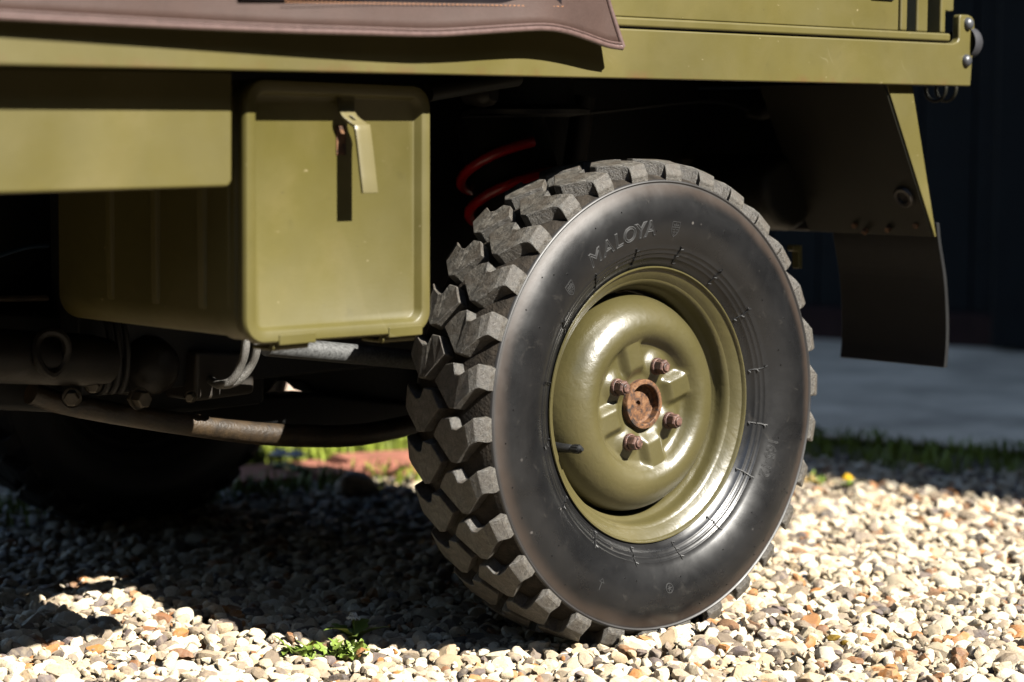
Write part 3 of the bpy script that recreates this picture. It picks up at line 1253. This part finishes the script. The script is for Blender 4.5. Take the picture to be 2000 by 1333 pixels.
def bake_lug(mirror, seed):
    bm = lug_bmesh(mirror, seed)
    bmesh.ops.recalc_face_normals(bm, faces=bm.faces[:])
    eds = [e for e in bm.edges if len(e.link_faces) == 2 and e.calc_face_angle() > 0.5]
    bmesh.ops.bevel(bm, geom=eds, offset=0.0009, segments=1, affect='EDGES', clamp_overlap=True)
    me = bpy.data.meshes.new('tread_lug')
    bm.to_mesh(me)
    bm.free()
    me.materials.append(M_tread)
    return me


LUGS = [[bake_lug(False, s) for s in range(4)], [bake_lug(True, 10 + s) for s in range(4)]]


def rim_profile():
    return [(0.150, 0.016), (0.156, 0.009), (0.1625, 0.004), (0.1665, 0.0022), (0.1682, 0.0012), (0.1686, -0.0002), (0.1680, -0.0014), (0.1667, -0.0014), (0.1655, -0.0002), (0.1642, 0.0036), (0.1625, 0.0080), (0.1605, 0.0110),
            (0.1575, 0.0122), (0.1535, 0.0126), (0.1500, 0.0142), (0.1475, 0.0180), (0.1462, 0.0230), (0.1452, 0.0290), (0.1435, 0.0325), (0.1405, 0.0350), (0.1388, 0.0400), (0.1380, 0.055), (0.1375, 0.066), (0.133, 0.070)]


def base_disc():
    return [(0.1335, 0.068), (0.1338, 0.050), (0.1335, 0.0415), (0.1318, 0.0340), (0.1290, 0.0270), (0.1250, 0.0198), (0.1200, 0.0135), (0.1140, 0.0082), (0.1070, 0.0042), (0.0995, 0.0020), (0.0930, 0.0016),
            (0.0870, 0.0034), (0.0820, 0.0072), (0.0785, 0.0118), (0.0758, 0.0160), (0.0730, 0.0186), (0.0700, 0.0196)] + [(0.0690 - 0.0014 * k, 0.0198) for k in range(29)]


def smooth01(x):
    x = max(0.0, min(1.0, x))
    return x * x * (3 - 2 * x)


def disc_w(r, a, w):
    if r > 0.092:
        return w
    # raised pads between the nuts
    for k in range(4):
        da = (a - R(106 + 90 * k) + math.pi) % (2 * math.pi) - math.pi
        tx_ = r * math.sin(da)
        if math.cos(da) > 0.3:
            lift = smooth01((0.0220 - abs(tx_)) / 0.0125) * smooth01((r - 0.034) / 0.016)
            w = w + (min(w, 0.0100) - w) * lift
        db = (a - R(61.5 + 90 * k) + math.pi) % (2 * math.pi) - math.pi
        dist = math.hypot(r * math.cos(db) - 0.0505, r * math.sin(db))
        w -= 0.0050 * smooth01((0.0230 - dist) / 0.0150)
    return w


def text_mesh(body, size, depth=0.0012):
    cu = bpy.data.curves.new('t', 'FONT')
    cu.body = body
    cu.size = size
    cu.fill_mode = 'NONE'
    cu.bevel_depth = depth
    cu.bevel_resolution = 0
    cu.resolution_u = 3
    cu.align_x = 'CENTER'
    cu.align_y = 'CENTER'
    o = bpy.data.objects.new('t', cu)
    COL.objects.link(o)
    dg = bpy.context.evaluated_depsgraph_get()
    dg.update()
    me = bpy.data.meshes.new_from_object(o.evaluated_get(dg))
    vs = [v.co.copy() for v in me.vertices]
    fs = [tuple(p.vertices) for p in me.polygons]
    bpy.data.objects.remove(o)
    bpy.data.curves.remove(cu)
    bpy.data.meshes.remove(me)
    return vs, fs


def on_sidewall(bm, vs, fs, th0, r0, sx=1.0):
    """lay flat artwork (x along, y radial) on the sidewall, centred on angle th0 and radius r0"""
    new = []
    for v in vs:
        r = r0 + v.y
        a = R(th0) - v.x * sx / r0
        w = w_side(r) - v.z * 0.8 - 0.0001
        new.append(bm.verts.new((r * math.cos(a), w, r * math.sin(a))))
    for f in fs:
        try:
            bm.faces.new([new[i] for i in f])
        except ValueError:
            pass


def art_lines(lines, rad):
    b = bmesh.new()
    for ln in lines:
        tube(b, [Vector((x, y, 0)) for x, y in ln], rad, 5)
    vs = [v.co.copy() for v in b.verts]
    b.verts.index_update()
    fs = [tuple(v.index for v in f.verts) for f in b.faces]
    b.free()
    return vs, fs


def build_wheel():
    wh = empty('wheel', OFF, truck)
    wh.rotation_euler = WM.to_euler()
    prof = TYRE_OUT + [(r, 2 * MID - w) for r, w in TYRE_OUT[::-1][1:]]
    bm = bmesh.new()
    lathe(bm, prof, 220)
    ty = mesh_obj('tyre', bm, M_tyre, wh)
    me = ty.data
    me.materials.append(M_groove)
    for p in me.polygons:
        c = p.center
        if math.hypot(c.x, c.z) > 0.2738:
            p.material_index = 1
    for row in (0, 1):
        for k in range(30):
            o = bpy.data.objects.new('tread_lug', random.choice(LUGS[row]))
            link(o, wh)
            th = 153.9 + 12 * k + (6 if row else 0)
            o.rotation_euler = (0, -R(th), 0)
    bm = bmesh.new()
    lathe(bm, rim_profile(), 160)
    lathe(bm, [(0.162, 0.096), (0.168, 0.1), (0.165, 0.101), (0.155, 0.092), (0.140, 0.07), (0.1375, 0.066)], 96)
    mesh_obj('rim', bm, M_rim, wh)
    bm = bmesh.new()
    lathe(bm, base_disc(), 288, wfun=disc_w)
    mesh_obj('wheel_disc', bm, M_rim, wh)
    bm = bmesh.new()
    lathe(bm, [(0.0305, 0.021), (0.0305, 0.0128), (0.0296, 0.0116), (0.0252, 0.0112), (0.0243, 0.0120), (0.0238, 0.0215), (0.0215, 0.0238), (0.0040, 0.0232), (0.0036, 0.027), (0, 0.028)], 64)
    mesh_obj('hub_cap', bm, M_rust, wh)
    for k in range(4):
        a = R(61.5 + 90 * k)
        c = Vector((0.0505 * math.cos(a), 0, 0.0505 * math.sin(a)))
        bm = bmesh.new()
        lathe(bm, [(0.0108, 0.018), (0.0108, 0.0125), (0.0100, 0.0105), (0.0088, 0.0104)], 24, Matrix.Translation(c))
        h = [(0.0092, 0.0104), (0.0092, 0.0006), (0.0078, -0.0012), (0.0056, -0.0013)]
        lathe(bm, h, 6, Matrix.Translation(c), a0=random.uniform(0, 1))
        lathe(bm, [(0.0056, -0.0013), (0.0053, -0.0030), (0.0045, -0.0036), (0, -0.0036)], 20, Matrix.Translation(c))
        mesh_obj('wheel_nut', bm, M_nut, wh, smooth=False, bevel=0.0007, segs=2)
    # valve
    a = R(196.5)
    b0 = Vector((0.1430 * math.cos(a), 0.030, 0.1430 * math.sin(a)))
    bm = bmesh.new()
    lathe(bm, [(0.0072, 0.0), (0.0064, -0.006), (0.0056, -0.016), (0.0050, -0.030), (0.0042, -0.031), (0.0042, -0.033)], 20, along(b0, (0.10, -1, 0.02)))
    vs_ = mesh_obj('valve_stem', bm, M_rubber, wh)
    bm = bmesh.new()
    prof_cap = [(0.0042, -0.0325), (0.0050, -0.033), (0.0050, -0.043), (0.0044, -0.0445), (0.0030, -0.0460), (0.0022, -0.0478), (0, -0.048)]
    lathe(bm, prof_cap, 24, along(b0, (0.10, -1, 0.02)), wfun=None)
    for k in range(10):
        t = 2 * math.pi * k / 10
        M = along(b0, (0.10, -1, 0.02))
        tube(bm, [M @ Vector((0.005 * math.cos(t), -0.034, 0.005 * math.sin(t))), M @ Vector((0.005 * math.cos(t), -0.043, 0.005 * math.sin(t)))], 0.0007, 5)
    mesh_obj('valve_cap', bm, M_rubber, wh)
    # raised lettering and marks on the sidewall
    bm = bmesh.new()
    for ch, th in zip('MALOYA', (121.6, 115.4, 110.4, 105.3, 100.3, 95.9)):
        vs, fs = text_mesh(ch, 0.0262)
        on_sidewall(bm, vs, fs, th, 0.2150, 1.08)
    mesh_obj('lettering', bm, M_letter, wh)
    bm = bmesh.new()
    vs, fs = text_mesh('165-12', 0.018, 0.0008)
    on_sidewall(bm, vs, fs, -23.5, 0.205, 1.0)
    mesh_obj('lettering', bm, M_letter, wh)
    shield = [(-.0062, .0085), (.0062, .0085), (.0062, -.002), (.0040, -.0065), (0, -.0098), (-.0040, -.0065), (-.0062, -.002), (-.0062, .0085)]
    for th in (84.6, 135.6):
        bm = bmesh.new()
        lines = [shield, [(-.0056, .002), (.0056, .002)], [(0, .0078), (0, -.0085)], [(-.003, .006), (-.003, .003)], [(.003, .006), (.003, .003)],
                 [(-.005, -.001), (-.001, -.001)], [(.001, -.001), (.005, -.001)], [(-.004, -.004), (-.001, -.004)], [(.001, -.004), (.004, -.004)], [(-.0045, .0045), (.0045, .0045)]]
        vs, fs = art_lines(lines, 0.0006)
        on_sidewall(bm, vs, fs, th, 0.2140)
        mesh_obj('crest', bm, M_letter, wh)
    bm = bmesh.new()
    circ = [(0.0058 * math.cos(2 * math.pi * k / 16), 0.0058 * math.sin(2 * math.pi * k / 16)) for k in range(17)]
    lines = [circ] + [[(-.004 * math.cos(t), -.004 * math.sin(t)), (.004 * math.cos(t), .004 * math.sin(t))] for t in (0.2, 1.25, 2.3)]
    vs, fs = art_lines(lines, 0.0006)
    on_sidewall(bm, vs, fs, -89.5, 0.222)
    vs, fs = art_lines([[(-.004, .0), (.0, -.0045), (.004, 0), (-.004, 0)], [(0, 0), (0, .010)]], 0.0005)
    on_sidewall(bm, vs, fs, -119.5, 0.228)
    mesh_obj('moulded_mark', bm, M_letter, wh)
    # moulding whiskers round the bead
    bm = bmesh.new()
    rh = random.Random(4)
    for k in range(16):
        th = 11 + 22.5 * k + rh.uniform(-2, 2)
        pts = []
        for j in range(6):
            r = 0.1735 + 0.0215 * j / 5
            pts.append((R(th + rh.uniform(-.35, .35)), r))
        tube(bm, [(r * math.cos(a), w_side(r) - 0.0007, r * math.sin(a)) for a, r in pts], 0.0008, 5)
        for j in (0, 2, 4):
            a, r = pts[j]
            sgn = 1 if rh.random() < .5 else -1
            a2, r2 = a + R(0.95) * sgn, r + 0.0012
            tube(bm, [(r * math.cos(a), w_side(r) - 0.0008, r * math.sin(a)), (r2 * math.cos(a2), w_side(r2) - 0.0024, r2 * math.sin(a2))], 0.0008, 5)
    for k in range(46):
        th = rh.uniform(0, 360)
        r = rh.choice((0.212, 0.232, 0.246, 0.256))
        a = R(th)
        tube(bm, [(r * math.cos(a), w_side(r) + .0003, r * math.sin(a)), (r * math.cos(a) + .0002, w_side(r) - 0.0011, r * math.sin(a))], 0.0007, 6)
    kind(mesh_obj('rubber_whiskers', bm, M_hair, wh), 'stuff')
    return wh


wheel = build_wheel()
# the opposite wheel, blacked all over so its colour carries the shade
w2r = wheel.copy()
COL.objects.link(w2r)
w2r.location = OFF + Vector((0.0, 1.17, 0))
w2r.rotation_euler = (0, 0, math.pi)
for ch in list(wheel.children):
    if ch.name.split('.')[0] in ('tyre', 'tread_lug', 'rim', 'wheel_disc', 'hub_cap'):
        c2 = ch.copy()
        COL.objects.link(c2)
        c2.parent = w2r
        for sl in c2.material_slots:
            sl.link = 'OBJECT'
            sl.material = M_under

# ------------------------------------------------------------------ running gear
# coil spring
bm = bmesh.new()
pts = []
c = Vector((0.094, 0.262, 0.075))
axis = Vector((0.02, 0.40, 1)).normalized()
ux = Vector((1, 0, -axis.x / axis.z)).normalized()
uy = axis.cross(ux)
for k in range(24 * 5 + 3):
    a = 2 * math.pi * k / 24 + 3.9
    pts.append(c + axis * (0.0455 * k / 24) + (ux * math.cos(a) + uy * math.sin(a)) * 0.072)
tube(bm, pts, 0.0072, 10)
part('coil_spring', bm, M_red)
bm = bmesh.new()
tube(bm, [c - axis * 0.05, c + axis * 0.30], 0.060, 24)  # dark core added so the far coils sink into shade
part('dark_spring_core', bm, M_under)
bm = bmesh.new()
lathe(bm, [(0, -0.004), (0.050, -0.004), (0.078, 0.0), (0.080, 0.006), (0.060, 0.012), (0.055, 0.05), (0, 0.05)], 28, Matrix.Translation((0.10, 0.31, 0.352)) @ Matrix.Rotation(math.pi / 2, 4, 'X'))
part('spring_seat', bm, M_under)
bm = bmesh.new()
tube(bm, [at(1140, 190, Y=.36), at(1120, 330, Y=.36), at(1120, 331, Y=.36), at(1100, 430, Y=.36)], [0.016, 0.016, 0.022, 0.022], 16)
part('shock_absorber', bm, M_iron)
for pts_ in ([(1420, 180), (1440, 215), (1480, 228), (1540, 205)],):
    bm = bmesh.new()
    tube(bm, spline([at(a, b, Y=.35) for a, b in pts_], 6), 0.0055, 8)
    part('rubber_hose', bm, M_rubber)
# wheel arch and engine bay walls
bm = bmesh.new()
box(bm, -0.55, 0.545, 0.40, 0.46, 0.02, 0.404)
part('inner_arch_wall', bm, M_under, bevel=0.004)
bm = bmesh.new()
box(bm, 0.10, 0.50, 0.42, 0.52, -0.14, 0.05)  # hidden box added to stop sun leaking onto the ground behind the wheel
part('sun_block_sump', bm, M_under, bevel=0.02)
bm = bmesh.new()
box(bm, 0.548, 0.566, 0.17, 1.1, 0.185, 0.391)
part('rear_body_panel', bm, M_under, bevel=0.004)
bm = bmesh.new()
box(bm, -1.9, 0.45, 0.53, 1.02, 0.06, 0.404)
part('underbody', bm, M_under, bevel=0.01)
bm = bmesh.new()
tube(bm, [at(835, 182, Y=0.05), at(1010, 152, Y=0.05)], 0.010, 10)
part('floor_brace', bm, M_olive_shade)
bm = bmesh.new()
tube(bm, spline([at(900, 228, Y=.30), at(1130, 222, Y=.30), at(1390, 198, Y=.30), at(1500, 232, Y=.30), at(1570, 255, Y=.30)], 5), 0.0024, 8)
part('brake_pipe', bm, M_rubber)
p = at(1355, 312, Y=0.385)
bm = bmesh.new()
lathe(bm, [(0, -0.014), (0.007, -0.014), (0.009, -0.012), (0.009, 0.02)], 6, Matrix.Translation(p))
part('bolt', bm, M_zinc)
for px, py in ((1495, 215), (945, 185)):
    p = at(px, py, Y=0.28)
    bm = bmesh.new()
    lathe(bm, [(0, -0.02), (0.009, -0.019), (0.015, -0.012), (0.017, 0.0), (0.013, 0.03)], 16, Matrix.Translation(p))
    part('rubber_bush', bm, M_iron)
# silencer end hanging behind the arch
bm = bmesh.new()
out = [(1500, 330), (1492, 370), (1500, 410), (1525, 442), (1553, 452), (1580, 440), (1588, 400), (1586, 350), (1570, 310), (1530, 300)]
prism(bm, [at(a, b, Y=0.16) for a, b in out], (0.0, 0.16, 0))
part('silencer', bm, M_olive_shade, bevel=0.02, segs=4)
bm = bmesh.new()
prism(bm, [at(a, b, Y=0.13) for a, b in ((1550, 479), (1567, 479), (1567, 525), (1560, 525), (1560, 492), (1550, 490))], (0, 0.012, 0))
part('pipe_clip', bm, M_paint, bevel=0.001)
# mudguard plate with its outer flange, and the rubber flap below
YF = -0.045
bm = bmesh.new()
prism(bm, [(0.405, YF, 0.392), (0.461, YF, 0.392), (0.5245, YF, 0.187), (0.5215, YF, 0.187)], (0, 0.003, 0))
mg = part('mudguard', bm, M_paint, bevel=0.0008)
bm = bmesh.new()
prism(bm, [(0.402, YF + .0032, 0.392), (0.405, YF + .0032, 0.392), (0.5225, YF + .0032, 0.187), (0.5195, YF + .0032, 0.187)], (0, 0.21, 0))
mesh_obj('mudguard_plate', bm, M_olive_shade, mg, bevel=0.0008)
p = at(1766, 385, X=0.487)
bm = bmesh.new()
lathe(bm, [(0.0, 0.001), (0.008, 0.0), (0.009, -0.004), (0.013, -0.005), (0.0155, -0.002), (0.0155, 0.004)], 24, along(p, (-1, 0, -0.45)))
mesh_obj('lamp_socket', bm, M_iron, mg)
for px, py in ((1735, 448), (1690, 452), (1670, 440), (1790, 440)):
    p = at(px, py, X=0.512)
    bm = bmesh.new()
    lathe(bm, [(0, -0.004), (0.004, -0.004), (0.0045, -0.002), (0.0045, 0.002)], 6, along(p, (-1, 0, -0.45)))
    mesh_obj('bolt', bm, M_rust, mg)
inner = at(1642, 706, X=0.552).y
bm = bmesh.new()
curve = spline([(0.5275, 0, 0.206), (0.5335, 0, 0.178), (0.548, 0, 0.128), (0.5555, 0, 0.075), (0.5565, 0, 0.035), (0.5535, 0, 0.006)], 5)
fl_in = [Vector((p.x - 0.0035, YF, p.z)) for p in curve]
fl_out = [Vector((p.x + 0.0035, YF, p.z)) for p in curve]
prism(bm, fl_in + fl_out[::-1], (0, inner - YF, 0))
part('mud_flap', bm, M_rubber, smooth=False, bevel=0.0008)
# hinge loops under the rear corner
for px in (1838, 1858):
    p = at(px, 182, Y=0.0)
    bm = bmesh.new()
    tube(bm, [(p.x + 0.004, p.y + 0.017 * math.cos(t) + .012, p.z + 0.006 + 0.017 * math.sin(t)) for t in (math.pi * 2 * k / 20 for k in range(21))], 0.0026, 8)
    part('hinge_loop', bm, M_olive_shade)
# suspension arm sweeping low under the locker
bm = bmesh.new()
ar = [(60, 768, .013), (130, 790, .013), (270, 815, .0135), (400, 834, .014), (500, 846, .0145), (600, 852, .0145), (700, 850, .0145), (800, 831, .0140), (900, 808, .014)]
tube(bm, spline([at(a, b, Y=0.40) for a, b, _ in ar], 6), np.interp(np.linspace(0, 8, 49), range(9), [q[2] for q in ar]).tolist(), 18)
part('suspension_arm', bm, simple('rusty_arm_steel', (0.024, 0.0145, 0.0058), 0.5, 0.8, 45, 0.5, bump=0.5, bscale=260, bdist=0.0015))
# axle casing: two masses with the daylight gap between them
bm = bmesh.new()
prism(bm, [at(a, b, Y=.50) for a, b in ((490, 680), (830, 680), (830, 812), (700, 792), (614, 766), (596, 748), (545, 744), (533, 760), (528, 768), (490, 772))], (0, 0.05, 0))
part('axle_casing', bm, M_under, bevel=0.006)
bm = bmesh.new()
prism(bm, [at(a, b, Y=.47) for a, b in ((300, 800), (380, 786), (470, 772), (528, 774), (612, 769), (720, 780), (830, 790), (830, 845), (700, 866), (560, 862), (470, 850), (300, 826))], (0, 0.05, 0))
part('axle_casing', bm, M_under, bevel=0.006)
bm = bmesh.new()
tube(bm, [at(520, 676, Y=.30), at(840, 706, Y=.30)], 0.0125, 16)
part('drive_shaft', bm, simple('speckled_shaft', (0.055, 0.056, 0.055), 0.55, 0.7, 260, 0.5))
# gearbox side
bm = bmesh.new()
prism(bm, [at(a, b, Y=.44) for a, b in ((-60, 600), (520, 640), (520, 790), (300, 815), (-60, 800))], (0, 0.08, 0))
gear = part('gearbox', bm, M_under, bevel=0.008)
bm = bmesh.new()
tube(bm, [at(-120, 690, Y=.36), at(170, 704, Y=.36), at(210, 706, Y=.36)], [0.031, 0.030, 0.026], 24)
M_dark_iron = simple('dark_iron', (0.0065, 0.0048, 0.0032), 0.5, 0.7, 30, 0.25, bump=0.5)  # near-black iron for the tube, round cover and shackle
mesh_obj('cross_tube', bm, M_dark_iron, gear)
bm = bmesh.new()
p = at(288, 715, Y=.40)
lathe(bm, [(0, -0.035), (0.02, -0.033), (0.030, -0.024), (0.036, -0.008), (0.038, 0.02), (0.040, 0.05)], 24, Matrix.Translation(p))
mesh_obj('gearbox_cover', bm, M_dark_iron, gear)
bm = bmesh.new()
prism(bm, [at(a, b, Y=.38) for a, b in ((384, 686), (500, 690), (498, 770), (380, 786))], (0, 0.07, 0))
mesh_obj('gearbox_cover', bm, M_iron, gear, bevel=0.006, segs=3)
for px, py, rr, dr_ in ((275, 780, .0105, (0, -1, 0)), (140, 778, .009, (-.6, -.8, 0)), (182, 754, .008, (-.6, -.8, 0)), (372, 776, .006, (-.7, -.7, 0)), (85, 672, .010, (-.5, -.8, 0.2))):
    p = at(px, py, Y=.36)
    bm = bmesh.new()
    lathe(bm, [(0, -0.010), (rr * .85, -0.010), (rr, -0.008), (rr, 0.014)], 6, along(p, dr_))
    lathe(bm, [(rr * 1.3, 0.001), (rr * 1.3, 0.004), (0, 0.0042)], 20, along(p, dr_))
    mesh_obj('bolt', bm, M_zinc, gear, smooth=False, bevel=0.0008)
bm = bmesh.new()
p = at(100, 690, Y=.33)
pts = [p + Vector((0.020 * math.cos(t), -0.004 * math.sin(2 * t), 0.024 * math.sin(t))) for t in (2 * math.pi * k / 18 for k in range(19))]
tube(bm, pts, 0.0055, 8)
mesh_obj('shackle', bm, M_dark_iron, gear)
for k in range(3):
    p = at(195 + 16 * k, 690, Y=.385)
    bm = bmesh.new()
    tube(bm, [p + Vector((0, -0.005 - 0.018 * math.sin(t), 0.045 * math.cos(t))) for t in (math.pi * j / 10 for j in range(11))], 0.004, 8)
    mesh_obj('rubber_bellows', bm, M_rubber, gear)
for dx in (0, 22):
    bm = bmesh.new()
    tube(bm, spline([at(395, 728, Y=.41), at(414, 745, Y=.375), at(432 + dx * .3, 752, Y=.345), at(454 + dx * .6, 742, Y=.33), at(470 + dx * .9, 714, Y=.32), at(479 + dx, 682, Y=.31), at(480 + dx, 640, Y=.31)], 6), 0.0054, 12)
    mesh_obj('braided_hose', bm, M_braid, gear)
bm = bmesh.new()
tube(bm, [at(-60, 585, Y=.45), at(92, 582, Y=.45)], 0.004, 8)
mesh_obj('frame_edge', bm, M_tan, gear)
bm = bmesh.new()
tube(bm, spline([at(-20, 505, Y=.45), at(50, 484, Y=.45), at(94, 480, Y=.45)], 5), 0.003, 8)
mesh_obj('cable', bm, M_cable, gear)
